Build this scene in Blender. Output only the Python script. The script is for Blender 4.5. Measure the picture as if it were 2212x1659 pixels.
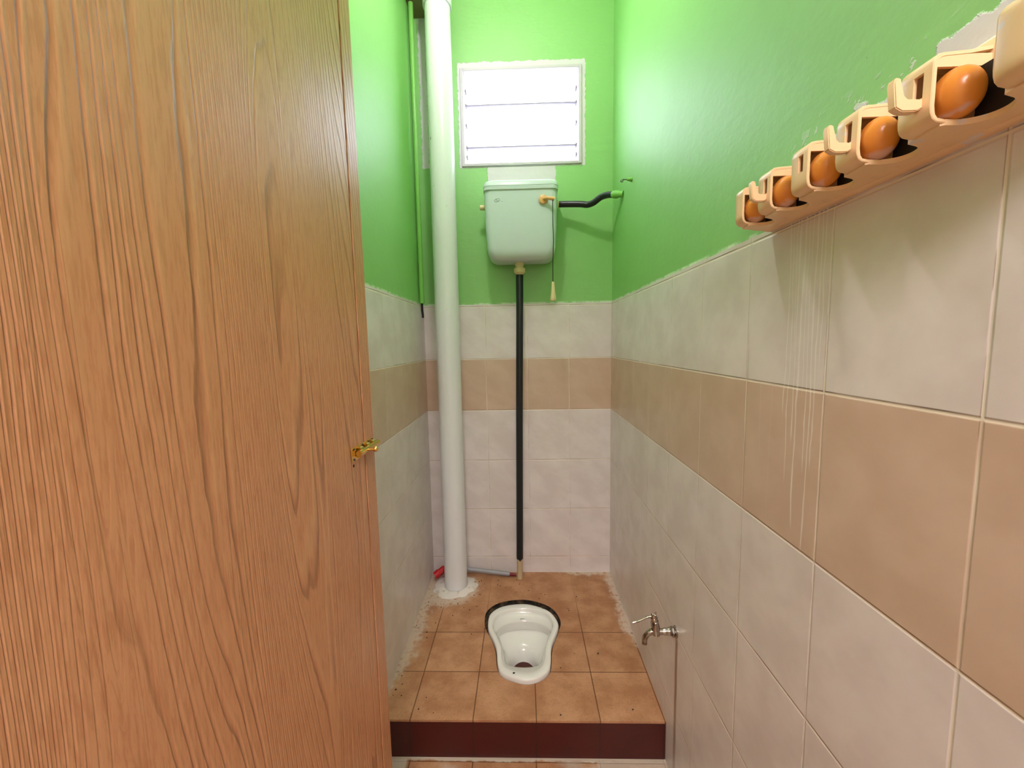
import bpy, bmesh, math, random
from mathutils import Vector, Matrix, Euler
random.seed(7)
PI = math.pi
S = bpy.context.scene
for o in list(bpy.data.objects): bpy.data.objects.remove(o)
COL = S.collection

# ------------------------------------------------------------------ camera
F_PX = 889.0
YAW, PITCH, ROLL = -0.02794, 0.1004, -0.01783
CAM_Z = 1.2925
cy, sy, cp, sp_ = math.cos(YAW), math.sin(YAW), math.cos(PITCH), math.sin(PITCH)
fwd = Vector((sy*cp, cy*cp, -sp_)); right = Vector((cy, -sy, 0)); up = right.cross(fwd)
cr, sr = math.cos(ROLL), math.sin(ROLL)
r2 = cr*right + sr*up; u2 = -sr*right + cr*up
cam = bpy.data.cameras.new('camera'); camo = bpy.data.objects.new('camera', cam); COL.objects.link(camo)
camo.matrix_world = Matrix(((r2.x, u2.x, -fwd.x, 0), (r2.y, u2.y, -fwd.y, 0), (r2.z, u2.z, -fwd.z, CAM_Z), (0, 0, 0, 1)))
cam.sensor_width = 36.0; cam.lens = F_PX*36.0/2212.0; cam.clip_start = 0.01; cam.clip_end = 50
S.camera = camo

# ------------------------------------------------------------------ world, lamps, exposure
S.view_settings.view_transform = 'Standard'; S.view_settings.look = 'None'
S.view_settings.gamma = 1.0; S.view_settings.use_curve_mapping = False
S.view_settings.exposure = 0.30
W = bpy.data.worlds.new('sky'); S.world = W; W.use_nodes = True
bg = W.node_tree.nodes['Background']; bg.inputs['Color'].default_value = (0.88, 0.90, 1.0, 1); bg.inputs['Strength'].default_value = 8.0

L, R, D = -0.471, 0.421, 1.984       # left wall, right wall, back wall (tile faces)
PZ, PY = 0.1317, 1.163               # raised floor height and its front edge
TILE_TOP = 1.475
CEIL = 2.95

def light(name, kind, loc, energy, col=(1, 1, 1), rot=(0, 0, 0), **kw):
    d = bpy.data.lights.new(name, kind); d.energy = energy; d.color = col
    for k, v in kw.items(): setattr(d, k, v)
    o = bpy.data.objects.new(name, d); o.location = loc; o.rotation_euler = rot; COL.objects.link(o); return o
p_ = light('window_sky_portal', 'AREA', (0.007, 2.16, 2.31), 1, rot=(-PI/2, 0, 0), shape='RECTANGLE', size=0.6, size_y=0.5)
p_.data.cycles.is_portal = True
light('ceiling_bulb_light', 'POINT', (-0.10, 1.12, 2.745), 18.5, (1.0, 0.89, 0.95), shadow_soft_size=0.045)
light('corridor_fill_light', 'POINT', (0.0, -1.0, 2.5), 104.0, (1.0, 0.89, 0.92), shadow_soft_size=0.30)  # added fill from behind the camera; no such lamp is seen

# ------------------------------------------------------------------ helpers
def s2l(c):
    return tuple(((x/255)/12.92 if x/255 <= 0.04045 else ((x/255+0.055)/1.055)**2.4) for x in c)
def C4(c): return (*s2l(c), 1)

class E:
    """tiny expression wrapper over shader math nodes"""
    def __init__(s, nt, sock): s.nt = nt; s.s = sock
    def _m(s, op, *a, clamp=False):
        n = s.nt.nodes.new('ShaderNodeMath'); n.operation = op; n.use_clamp = clamp
        for i, x in enumerate(a):
            if isinstance(x, E): s.nt.links.new(x.s, n.inputs[i])
            else: n.inputs[i].default_value = x
        return E(s.nt, n.outputs[0])
    def __add__(s, o): return s._m('ADD', s, o)
    __radd__ = __add__
    def __sub__(s, o): return s._m('SUBTRACT', s, o)
    def __rsub__(s, o): return s._m('SUBTRACT', o, s)
    def __mul__(s, o): return s._m('MULTIPLY', s, o)
    __rmul__ = __mul__
    def __truediv__(s, o): return s._m('DIVIDE', s, o)
    def __lt__(s, o): return s._m('LESS_THAN', s, o)
    def __gt__(s, o): return s._m('GREATER_THAN', s, o)
    def frac(s): return s._m('FRACT', s)
    def floor(s): return s._m('FLOOR', s)
    def abs(s): return s._m('ABSOLUTE', s)
    def sin(s): return s._m('SINE', s)
    def pow(s, p): return s._m('POWER', s, p)
    def min(s, o): return s._m('MINIMUM', s, o)
    def max(s, o): return s._m('MAXIMUM', s, o)
    def clamp(s): return s._m('ADD', s, 0.0, clamp=True)
    def step(s, a, b):
        n = s.nt.nodes.new('ShaderNodeMapRange'); n.interpolation_type = 'SMOOTHSTEP'
        s.nt.links.new(s.s, n.inputs['Value']); n.inputs['From Min'].default_value = a; n.inputs['From Max'].default_value = b
        n.inputs['To Min'].default_value = 0; n.inputs['To Max'].default_value = 1
        return E(s.nt, n.outputs['Result'])

class Mat:
    def __init__(s, name, base=(200, 200, 200), rough=0.5, metal=0.0, spec=0.5, **kw):
        s.m = bpy.data.materials.new(name); s.m.use_nodes = True; s.nt = s.m.node_tree
        s.b = s.nt.nodes['Principled BSDF']
        s.b.inputs['Base Color'].default_value = C4(base); s.b.inputs['Roughness'].default_value = rough
        s.b.inputs['Metallic'].default_value = metal; s.b.inputs['Specular IOR Level'].default_value = spec
        for k, v in kw.items(): s.b.inputs[k].default_value = v
        s._xyz = None
    def xyz(s):
        if not s._xyz:
            t = s.nt.nodes.new('ShaderNodeTexCoord'); q = s.nt.nodes.new('ShaderNodeSeparateXYZ')
            s.nt.links.new(t.outputs['Object'], q.inputs[0]); s._xyz = [E(s.nt, q.outputs[i]) for i in range(3)]
        return s._xyz
    def vec(s, *a):
        n = s.nt.nodes.new('ShaderNodeCombineXYZ')
        for i, x in enumerate(a):
            if isinstance(x, E): s.nt.links.new(x.s, n.inputs[i])
            else: n.inputs[i].default_value = x
        return n.outputs[0]
    def noise(s, v, scale=1.0, detail=2.0, rough=0.5):
        n = s.nt.nodes.new('ShaderNodeTexNoise'); s.nt.links.new(v, n.inputs['Vector'])
        n.inputs['Scale'].default_value = scale; n.inputs['Detail'].default_value = detail; n.inputs['Roughness'].default_value = rough
        return E(s.nt, n.outputs['Fac'])
    def white(s, v):
        n = s.nt.nodes.new('ShaderNodeTexWhiteNoise'); s.nt.links.new(v, n.inputs['Vector']); return E(s.nt, n.outputs['Value'])
    def mix(s, f, a, b):
        n = s.nt.nodes.new('ShaderNodeMix'); n.data_type = 'RGBA'
        if isinstance(f, E): s.nt.links.new(f.s, n.inputs[0])
        else: n.inputs[0].default_value = f
        for i, x in ((6, a), (7, b)):
            if isinstance(x, tuple): n.inputs[i].default_value = C4(x)
            else: s.nt.links.new(x, n.inputs[i])
        return n.outputs[2]
    def color(s, x): s.nt.links.new(x, s.b.inputs['Base Color'])
    def rough(s, x): s.nt.links.new(x.s, s.b.inputs['Roughness'])
    def bump(s, h, dist=0.001, strength=1.0):
        n = s.nt.nodes.new('ShaderNodeBump'); n.inputs['Distance'].default_value = dist; n.inputs['Strength'].default_value = strength
        s.nt.links.new(h.s, n.inputs['Height']); s.nt.links.new(n.outputs[0], s.b.inputs['Normal'])

class MB:
    """mesh collector"""
    def __init__(s): s.bm = bmesh.new(); s.mi = 0
    def face(s, vs, mi=None):
        try: f = s.bm.faces.new(vs); f.material_index = s.mi if mi is None else mi; return f
        except ValueError: return None
    def quad(s, *pts, mi=None): return s.face([s.bm.verts.new(p) for p in pts], mi)
    def box(s, a, b, bev=0.0, seg=2, mi=None):
        x0, y0, z0 = a; x1, y1, z1 = b
        v = [s.bm.verts.new(p) for p in ((x0,y0,z0),(x1,y0,z0),(x1,y1,z0),(x0,y1,z0),(x0,y0,z1),(x1,y0,z1),(x1,y1,z1),(x0,y1,z1))]
        fs = [s.face([v[i] for i in q], mi) for q in ((3,2,1,0),(4,5,6,7),(0,1,5,4),(1,2,6,5),(2,3,7,6),(3,0,4,7))]
        if bev > 0:
            es = set(e for f in fs for e in f.edges)
            bmesh.ops.bevel(s.bm, geom=list(es), offset=bev, segments=seg, profile=0.5, affect='EDGES')
        return s
    def rings(s, rings, cap0=True, cap1=True, closed=True, mi=None):
        vr = [[s.bm.verts.new(p) for p in r] for r in rings]; n = len(vr[0])
        for a, b in zip(vr, vr[1:]):
            for i in range(n if closed else n-1):
                j = (i+1) % n; s.face([a[i], a[j], b[j], b[i]], mi)
        if cap0: s.face(list(reversed(vr[0])), mi)
        if cap1: s.face(vr[-1], mi)
        return s
    def cyl(s, p0, p1, r0, r1=None, n=24, mi=None, cap=True):
        return s.tube([p0, p1], [r0, r0 if r1 is None else r1], n, mi, cap)
    def tube(s, pts, rad, n=20, mi=None, cap=True):
        pts = [Vector(p) for p in pts]
        if not isinstance(rad, (list, tuple)): rad = [rad]*len(pts)
        d0 = (pts[1]-pts[0]).normalized(); a = d0.orthogonal().normalized(); out = []
        for i, p in enumerate(pts):
            if i == 0: d = d0
            elif i == len(pts)-1: d = (pts[i]-pts[i-1]).normalized()
            else:
                d = ((pts[i+1]-pts[i]).normalized() + (pts[i]-pts[i-1]).normalized())
                d = d.normalized() if d.length > 1e-6 else (pts[i]-pts[i-1]).normalized()
            a = (a - d*a.dot(d)).normalized(); b = d.cross(a)
            out.append([p + rad[i]*(math.cos(t)*a + math.sin(t)*b) for t in (2*PI*k/n for k in range(n))])
        return s.rings(out, cap, cap, True, mi)
    def lathe(s, prof, origin=(0,0,0), axis=(0,0,1), n=28, mi=None, cap=True):
        """prof: list of (distance along axis, radius)"""
        ax = Vector(axis).normalized(); a = ax.orthogonal().normalized(); b = ax.cross(a); o = Vector(origin)
        return s.rings([[o + ax*h + r*(math.cos(t)*a + math.sin(t)*b) for t in (2*PI*k/n for k in range(n))] for h, r in prof], cap, cap, True, mi)
    def ball(s, c, r, n=24, m=14, mi=None):
        c = Vector(c); rx, ry, rz = (r, r, r) if not isinstance(r, (tuple, list)) else r
        return s.rings([[c + Vector((rx*math.sin(u)*math.cos(t), ry*math.sin(u)*math.sin(t), rz*math.cos(u))) for t in (2*PI*k/n for k in range(n))]
                        for u in (PI*(0.02+0.96*j/m) for j in range(m+1))][::-1], True, True, True, mi)
    def build(s, name, mats, parent=None, smooth=40, loc=None, subs=0):
        bmesh.ops.recalc_face_normals(s.bm, faces=s.bm.faces)
        me = bpy.data.meshes.new(name); s.bm.to_mesh(me); s.bm.free()
        for m in (mats if isinstance(mats, (list, tuple)) else [mats]): me.materials.append(m.m)
        o = bpy.data.objects.new(name, me); COL.objects.link(o)
        if parent: o.parent = parent
        if loc: o.location = loc
        if smooth:
            for p in me.polygons: p.use_smooth = True
            me.set_sharp_from_angle(angle=math.radians(smooth))
        if subs:
            md = o.modifiers.new('sub', 'SUBSURF'); md.levels = subs; md.render_levels = subs
        return o

def tag(o, label=None, cat=None, group=None, kind=None):
    if label: o['label'] = label
    if cat: o['category'] = cat
    if group: o['group'] = group
    if kind: o['kind'] = kind
    return o
def empty(name, loc=(0,0,0), rot=(0,0,0)):
    o = bpy.data.objects.new(name, None); o.empty_display_size = 0.05; o.location = loc; o.rotation_euler = rot; COL.objects.link(o); return o
def local(o, p): return tuple(Vector(p) - o.location)
def smooth_path(pts, k=8):
    P = [Vector(p) for p in pts]; P = [2*P[0]-P[1]] + P + [2*P[-1]-P[-2]]; out = []
    for i in range(1, len(P)-2):
        for j in range(k):
            t = j/k
            out.append(0.5*((2*P[i]) + (P[i+1]-P[i-1])*t + (2*P[i-1]-5*P[i]+4*P[i+1]-P[i+2])*t*t + (-P[i-1]+3*P[i]-3*P[i+1]+P[i+2])*t**3))
    return out + [P[-2]]

# ------------------------------------------------------------------ materials of the room
def rect_in(m, u, v, u0, u1, v0, v1, wob, soft=0.0015):
    """soft ragged rectangle mask"""
    d = (u-u0).min(u1-u).min((v-v0).min(v1-v))
    return (d + wob).step(-soft, soft)

def tile_mat(name, axis, u0):
    m = Mat(name, rough=0.33, spec=0.5); x = m.xyz(); u = x[axis]; z = x[2]
    uu = (u-u0)/0.2; vv = (z-0.2145)/0.25
    fu = uu.frac(); fv = vv.frac()
    du = fu.min(1-fu)*0.2; dv = fv.min(1-fv)*0.25
    v3 = m.vec(x[0], x[1], z)
    wob = m.noise(v3, 26, 2)
    fade = m.noise(m.vec(uu.floor() if False else (uu+0.5).floor(), z*5.0, vv.floor()*3.1), 1.3, 2).step(0.36, 0.62)
    # vertical joints: nearly invisible in places; horizontal ones crisp
    gv = (1-du.step(0.0007, 0.0021))*(fade*0.75+0.25)
    gh = 1-dv.step(0.0009, 0.0022)
    beige = (vv > 3.0)*(vv < 4.0)
    tone = m.white(m.vec(uu.floor(), vv.floor(), 3.0))
    mott = m.noise(m.vec(x[0]*1.0+z*0.5, x[1]*1.0+z*0.5, z-x[1]*0.4), 9, 3, 0.55)
    fine = m.noise(v3, 120, 2)
    light_c = m.mix((mott.step(0.3, 0.7)*0.8+tone*0.2).clamp(), (214, 206, 201), (230, 224, 220))
    beige_c = m.mix((mott.step(0.3, 0.7)*0.8+tone*0.2).clamp(), (198, 172, 148), (210, 186, 164))
    c = m.mix(beige, light_c, beige_c)
    # soap scum streaks running down the glaze
    st = m.noise(m.vec(u*60.0, z*1.2, 1.0), 1.0, 2).step(0.62, 0.76)*m.noise(m.vec(u*6.0, z*2.0, 5.0), 1.0, 2).step(0.45, 0.7)
    c = m.mix(st*0.28, c, (225, 215, 200))
    # grout, with the joint's thin shadow painted beside it as a patchy dark line
    joint_shade = (fv*0.25).step(0.0012, 0.002)*(1-(fv*0.25).step(0.0026, 0.0036))*m.noise(v3, 7, 2).step(0.36, 0.55)
    c = m.mix(joint_shade*0.8, c, (104, 82, 58))
    joint_shade2 = (fu*0.2).step(0.0012, 0.0018)*(1-(fu*0.2).step(0.0022, 0.003))*m.noise(v3, 11, 2).step(0.5, 0.6)
    c = m.mix(joint_shade2*0.6, c, (120, 100, 74))
    c = m.mix(gv.max(gh)*0.85, c, (236, 226, 206))
    h = 1-(1-du.step(0.0004, 0.003)*dv.step(0.0004, 0.003))*0.9
    return m, c, h, (u, z, v3, mott, fine)

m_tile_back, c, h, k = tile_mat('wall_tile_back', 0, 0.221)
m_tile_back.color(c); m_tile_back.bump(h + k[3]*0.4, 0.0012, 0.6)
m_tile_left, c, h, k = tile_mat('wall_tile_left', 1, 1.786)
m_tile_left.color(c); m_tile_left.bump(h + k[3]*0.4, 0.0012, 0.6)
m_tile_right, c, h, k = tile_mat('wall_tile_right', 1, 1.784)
m = m_tile_right; y, z, v3 = k[0], k[1], k[2]
wig = (m.noise(m.vec(z*7.0, y*40.0, 0.0), 1, 3)-0.3)*0.016
drip = None
for yy, w, z0 in ((0.672, .0016, 1.16), (0.663, .0011, 1.05), (0.650, .0016, 1.12), (0.640, .0022, 0.985), (0.632, .0010, 1.2), (0.622, .0012, 1.08), (0.612, .0020, 0.955), (0.604, .0014, 1.09), (0.597, .0012, 1.24), (0.655, .0009, 1.25)):
    t = (1-((y+wig-(yy+0.003)).abs()).step(w*0.4, w))*(z.step(z0, z0+0.03))
    drip = t if drip is None else drip.max(t)
c = m.mix(drip*0.6, c, (240, 236, 230))
rust = (1-((y-(1.094+ (m.noise(m.vec(z*9.0, 2.0, 0.0), 1, 2)-0.5)*0.012)).abs()).step(0.003, 0.013))*(1-z.step(0.44, 0.47))*(z.step(-0.2, 0.35)*0.6+0.4)
c = m.mix(rust*0.75, c, (120, 78, 32))
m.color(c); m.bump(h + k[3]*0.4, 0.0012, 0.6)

GREEN = (145, 204, 110)
def paint_mat(name, axis, masks, amp=0.009):
    m = Mat(name, rough=0.52, spec=1.0)
    m.b.inputs['Coat Weight'].default_value = 0.25; m.b.inputs['Coat Roughness'].default_value = 0.6; x = m.xyz(); u = x[axis]; z = x[2]
    v3 = m.vec(x[0], x[1], z)
    wob = (m.noise(v3, 60, 4, 0.6)-0.5)*amp*2.4
    mk = None
    for (u0, u1, z0, z1) in masks:
        t = rect_in(m, u, z, u0, u1, z0, z1, wob)
        mk = t if mk is None else mk.max(t)
    if name.endswith('right'):     # splashes of filler left along the top of the rail
        sp = m.noise(m.vec(x[0], u*70.0+z*55.0, z*70.0-u*30.0), 1.0, 3).step(0.60, 0.64)*(1-z.step(1.565, 1.612))*(1-u.step(0.60, 0.72))*z.step(1.50, 1.52)
        mk = mk.max(sp)
    lo = m.noise(v3, 5, 3)
    c = m.mix(lo, (124, 190, 94), (134, 198, 106))
    c = m.mix(mk*0.97, c, (214, 208, 214))
    edge = m.noise(v3, 34, 3).step(0.35, 0.6)*(1-z.step(TILE_TOP+0.004, TILE_TOP+0.010))
    c = m.mix(edge*0.8, c, (214, 230, 200))
    spk = m.noise(v3, 210, 1).step(0.79, 0.82)
    c = m.mix(spk*0.5, c, (60, 90, 50))
    m.color(c)
    hh = m.noise(v3, 14, 4, 0.6)*0.8 + m.noise(m.vec(x[0]*20.0, x[1]*20.0, z*60.0), 1.0, 2)*0.3 + mk*0.6
    m.bump(hh, 0.0026, 0.7)
    return m
m_paint_back = paint_mat('green_paint_back', 0, [(-0.279, 0.299, 2.098, 2.553), (-0.152, 0.162, 2.00, 2.12), (-0.452, -0.418, 2.10, 2.76)])
m_paint_left = paint_mat('green_paint_left', 1, [(1.93, 1.955, 2.55, 2.76)])
m_paint_right = paint_mat('green_paint_right', 1, [(0.28, 0.372, 1.5, 1.60), (0.385, 0.462, 1.5, 1.584), (0.455, 0.50, 1.5, 1.568), (0.505, 0.535, 1.5, 1.566), (0.545, 0.565, 1.5, 1.578), (0.585, 0.60, 1.50, 1.566), (0.62, 0.655, 1.52, 1.556)], 0.010)

# floor tiles
def floor_mat(name, x0, y0, smear):
    m = Mat(name, rough=0.5, spec=0.4); x = m.xyz(); v3 = m.vec(x[0], x[1], x[2])
    uu = (x[0]-x0)/0.1965; vv = (x[1]-y0)/0.2
    fu = uu.frac(); fv = vv.frac()
    du = fu.min(1-fu)*0.1965; dv = fv.min(1-fv)*0.2
    mo = m.noise(v3, 13, 4, 0.55)
    tone = m.white(m.vec(uu.floor(), vv.floor(), 9.0))
    c = m.mix((mo.step(0.3, 0.72)*0.8+tone*0.25).clamp(), (158, 108, 72), (194, 148, 110))
    c = m.mix(m.noise(v3, 160, 2).step(0.45, 0.75)*0.25, c, (120, 74, 42))
    g = (1-du.min(dv).step(0.0007, 0.0022))
    far = x[1].step(1.58, 1.80)
    gc = m.mix(far, (92, 52, 22), (170, 122, 84))
    c = m.mix(g*0.9, c, gc)
    wn = (m.noise(v3, 22, 5, 0.65)-0.5)
    if smear == 'raised':
        dl = x[0]-L; dr = R-x[0]; db = D-x[1]
        w1 = (dr*1.0 + wn*0.10 + (1-x[1].step(1.35, 1.6))*0.06).step(0.02, 0.045)
        w2 = (dl*1.0 + wn*0.12 + (1-x[1].step(1.25, 1.45))*0.05).step(0.03, 0.07)
        w3 = (db + wn*0.08 + (1-x[0].step(0.05, 0.3))*0.04).step(0.015, 0.04)
        w4 = (((x[0]+0.36)*(x[0]+0.36) + (x[1]-1.84)*(x[1]-1.84)).pow(0.5) + wn*0.10).step(0.10, 0.15)
        wm = 1-w1*w2*w3*w4
        wm = wm*m.noise(v3, 60, 3).step(0.25, 0.5)
        c = m.mix(wm*0.85, c, (205, 188, 170))
    else:
        df = PY-x[1]
        wm = 1-(df + wn*0.03 ).step(0.006, 0.014)
        wm = wm.max(m.noise(v3, 5, 4).step(0.55, 0.7)*0.7)
        wm = wm.max(x[0].step(0.20, 0.215)*0.75).max(1-x[0].step(-0.385, -0.375))
        c = m.mix(wm*0.85, c, (205, 196, 178))
    m.color(c)
    m.bump(du.min(dv).step(0.0003, 0.003)*0.8 + mo*0.3, 0.0015, 0.6)
    return m
m_floor_hi = floor_mat('terracotta_raised', -0.172, 1.348, 'raised')
m_floor_lo = floor_mat('terracotta_low', -0.1745, 0.95, 'low')
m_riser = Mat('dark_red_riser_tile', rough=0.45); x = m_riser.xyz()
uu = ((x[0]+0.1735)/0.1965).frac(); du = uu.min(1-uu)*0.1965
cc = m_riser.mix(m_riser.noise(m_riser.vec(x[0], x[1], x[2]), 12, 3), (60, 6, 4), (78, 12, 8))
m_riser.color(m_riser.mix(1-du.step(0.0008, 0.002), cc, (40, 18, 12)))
m_cement = Mat('white_cement', (214, 208, 200), 0.9)
v = m_cement.xyz(); vv3 = m_cement.vec(*v)
m_cement.color(m_cement.mix(m_cement.noise(vv3, 40, 4).step(0.5, 0.75), (220, 213, 204), (166, 152, 136)))
m_cement.bump(m_cement.noise(vv3, 60, 5, 0.65), 0.004, 0.7)
m_ceil = Mat('ceiling_board', (236, 234, 226), 0.8)
m_brown = Mat('brown_painted_soffit', (128, 120, 78), 0.8); v = m_brown.xyz()
m_brown.color(m_brown.mix(m_brown.noise(m_brown.vec(*v), 30, 4), (112, 104, 66), (138, 128, 88)))
m_plaster = Mat('grey_plaster', (190, 184, 172), 0.8)
m_white_pvc = Mat('white_pvc', (226, 230, 232), 0.28, spec=0.5); v = m_white_pvc.xyz()
m_white_pvc.color(m_white_pvc.mix(m_white_pvc.noise(m_white_pvc.vec(v[0]*60, v[1]*60, v[2]*22), 1, 2).step(0.74, 0.78)*0.7, (226, 230, 230), (140, 130, 110)))
m_frame = Mat('white_frame_paint', (204, 196, 204), 0.45); v = m_frame.xyz()
m_frame.bump(m_frame.noise(m_frame.vec(*v), 60, 4), 0.002, 0.5)

# ------------------------------------------------------------------ room shell
T = 0.10
g = 0.004   # tile cladding stands proud of the plaster by this much
# right wall
b = MB()
b.box((R+g, 0.02, -0.02), (R+T, D+T, CEIL), mi=0)
b.box((R, 0.02, 0.0), (R+g+0.001, D, TILE_TOP), mi=1)
b.build('wall_right', [m_paint_right, m_tile_right], smooth=0)['kind'] = 'structure'
b = MB()
b.box((L-T, 0.02, -0.02), (L-g, D+T, CEIL), mi=0)
b.box((L-g-0.001, 0.02, 0.0), (L, D, TILE_TOP), mi=1)
b.build('wall_left', [m_paint_left, m_tile_left], smooth=0)['kind'] = 'structure'
# back wall with the window opening
WX0, WX1, WZ0, WZ1 = -0.2545, 0.2690, 2.1125, 2.5165
b = MB()
xs = [L-g, WX0, WX1, R+g]; zs = [-0.02, WZ0, WZ1, CEIL]
yf, yb = D+g, D+T+0.06
for i in range(3):
    for j in range(3):
        if i == 1 and j == 1: continue
        for yy in (yf, yb): b.quad((xs[i], yy, zs[j]), (xs[i+1], yy, zs[j]), (xs[i+1], yy, zs[j+1]), (xs[i], yy, zs[j+1]), mi=0)
b.quad((WX0, yf, WZ0), (WX0, yb, WZ0), (WX0, yb, WZ1), (WX0, yf, WZ1), mi=2); b.quad((WX1, yf, WZ0), (WX1, yb, WZ0), (WX1, yb, WZ1), (WX1, yf, WZ1), mi=2)
b.quad((WX0, yf, WZ0), (WX1, yf, WZ0), (WX1, yb, WZ0), (WX0, yb, WZ0), mi=2); b.quad((WX0, yf, WZ1), (WX1, yf, WZ1), (WX1, yb, WZ1), (WX0, yb, WZ1), mi=2)
for xx in (L-g, R+g): b.quad((xx, yf, -0.02), (xx, yb, -0.02), (xx, yb, CEIL), (xx, yf, CEIL), mi=0)
for zz in (-0.02, CEIL): b.quad((L-g, yf, zz), (R+g, yf, zz), (R+g, yb, zz), (L-g, yb, zz), mi=0)
b.box((L, D, 0.0), (R, D+g+0.001, TILE_TOP), mi=1)
b.build('wall_back', [m_paint_back, m_tile_back, m_frame], smooth=0)['kind'] = 'structure'
# front wall with the doorway the photographer stands in
DX0, DX1, DZ = -0.345, 0.415, 2.06
b = MB()
b.box((-1.6, -0.12, -0.02), (DX0-0.03, 0.02, CEIL)); b.box((DX1+0.03, -0.12, -0.02), (1.6, 0.02, CEIL)); b.box((DX0-0.03, -0.12, DZ+0.03), (DX1+0.03, 0.02, CEIL))
b.build('wall_front', m_plaster, smooth=0)['kind'] = 'structure'
b = MB()
b.box((-1.7, -2.2, -0.02), (-1.6, 0.02, CEIL)); b.box((1.6, -2.2, -0.02), (1.7, 0.02, CEIL)); b.box((-1.7, -2.3, -0.02), (1.7, -2.2, CEIL))
b.build('wall_light_block', m_plaster, smooth=0)['kind'] = 'structure'  # unseen walls added to keep sky light out of the doorway
b = MB(); b.box((-1.7, -2.3, CEIL), (1.7, D+T+0.06, CEIL+0.08)); b.build('ceiling', m_ceil, smooth=0)['kind'] = 'structure'
b = MB(); b.box((-1.7, -2.3, -0.10), (1.7, PY+0.02, 0.0))
b.build('floor', m_floor_lo, smooth=0)['kind'] = 'structure'

# squat pan outline (measured), as a polar function about its centre
PC = Vector((-0.017, 1.51))
raw = [(-0.1631,1.6048),(-0.1572,1.6650),(-0.1085,1.7139),(-0.0162,1.7318),(0.0553,1.7107),(0.1037,1.6731),(0.1298,1.6053),(0.1195,1.5503),(0.1012,1.5037),(0.0911,1.4620),
       (0.0847,1.3935),(0.0739,1.3551),(0.0399,1.3244),(-0.0005,1.3124),(-0.0406,1.3200),(-0.0901,1.3439),(-0.1088,1.3817),(-0.1190,1.4612),(-0.1374,1.5182),(-0.1553,1.5577)]
NP = 72
def polar_ring(pts, c=PC, n=NP):
    P = smooth_path(pts + pts[:3], 6)
    P = P[6:6+6*len(pts)]
    out = []
    ang = [(math.atan2(p.y-c.y, p.x-c.x), (Vector((p.x, p.y))-c).length) for p in P]
    ang.sort()
    for k_ in range(n):
        t = -PI + 2*PI*k_/n
        for (a0, r0), (a1, r1) in zip(ang, ang[1:]+[(ang[0][0]+2*PI, ang[0][1])]):
            for off in (0, 2*PI):
                if a0 <= t+off < a1:
                    r = r0+(r1-r0)*((t+off-a0)/(a1-a0)); out.append((t, r)); break
            else: continue
            break
    return out
outer0 = polar_ring([Vector((p[0], p[1], 0)) for p in raw])
outer = polar_ring([Vector((p[0]*0.9875, p[1]*0.9875, 0)) for p in raw])
def ring(scale=0.0, z=0.0, src=outer, c=PC):
    return [(c.x+(r-scale)*math.cos(t), c.y+(r-scale)*math.sin(t), z) for t, r in src]
gapring = [(t, max(ro+0.003, r+0.003+0.024*max(0, math.sin(t-0.12))**1.2)) for (t, r), (t2, ro) in zip(outer0, outer)]

# raised floor with the hole for the pan
b = MB()
top = [b.bm.verts.new(p) for p in ((L, PY-0.004, PZ), (R, PY-0.004, PZ), (R, D, PZ), (L, D, PZ))]
hole = [b.bm.verts.new((PC.x+r*math.cos(t), PC.y+r*math.sin(t), PZ)) for t, r in gapring]
es = [b.bm.edges.new((top[i], top[(i+1) % 4])) for i in range(4)] + [b.bm.edges.new((hole[i], hole[(i+1) % NP])) for i in range(NP)]
bmesh.ops.triangle_fill(b.bm, use_beauty=True, edges=es)
b.rings([[(PC.x+r*math.cos(t), PC.y+r*math.sin(t), PZ) for t, r in gapring], [(PC.x+r*math.cos(t), PC.y+r*math.sin(t), PZ-0.014) for t, r in gapring]], False, False, mi=2)
b.quad((L, PY-0.004, PZ), (R, PY-0.004, PZ), (R, PY-0.004, PZ-0.007), (L, PY-0.004, PZ-0.007), mi=0)
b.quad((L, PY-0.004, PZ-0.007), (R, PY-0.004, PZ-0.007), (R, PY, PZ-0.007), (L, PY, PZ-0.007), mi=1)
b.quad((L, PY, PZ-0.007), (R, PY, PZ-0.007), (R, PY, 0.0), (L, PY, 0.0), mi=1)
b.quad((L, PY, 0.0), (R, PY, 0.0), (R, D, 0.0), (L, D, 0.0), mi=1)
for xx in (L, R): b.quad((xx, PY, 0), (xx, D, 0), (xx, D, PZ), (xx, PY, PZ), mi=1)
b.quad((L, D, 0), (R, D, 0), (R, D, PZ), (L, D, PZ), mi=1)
m_dirt = Mat('black_mouldy_gap', (38, 30, 20), 0.9); v = m_dirt.xyz()
m_dirt.color(m_dirt.mix(m_dirt.noise(m_dirt.vec(*v), 45, 4).step(0.45, 0.7), (26, 22, 14), (96, 72, 50)))
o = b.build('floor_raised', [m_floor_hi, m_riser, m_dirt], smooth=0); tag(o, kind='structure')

# soffit box in the back left corner
b = MB(); b.box((L-g, 1.62, 2.745), (-0.400, D+g, CEIL)); b.build('trim_1', m_brown, smooth=0)['kind'] = 'structure'

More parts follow.
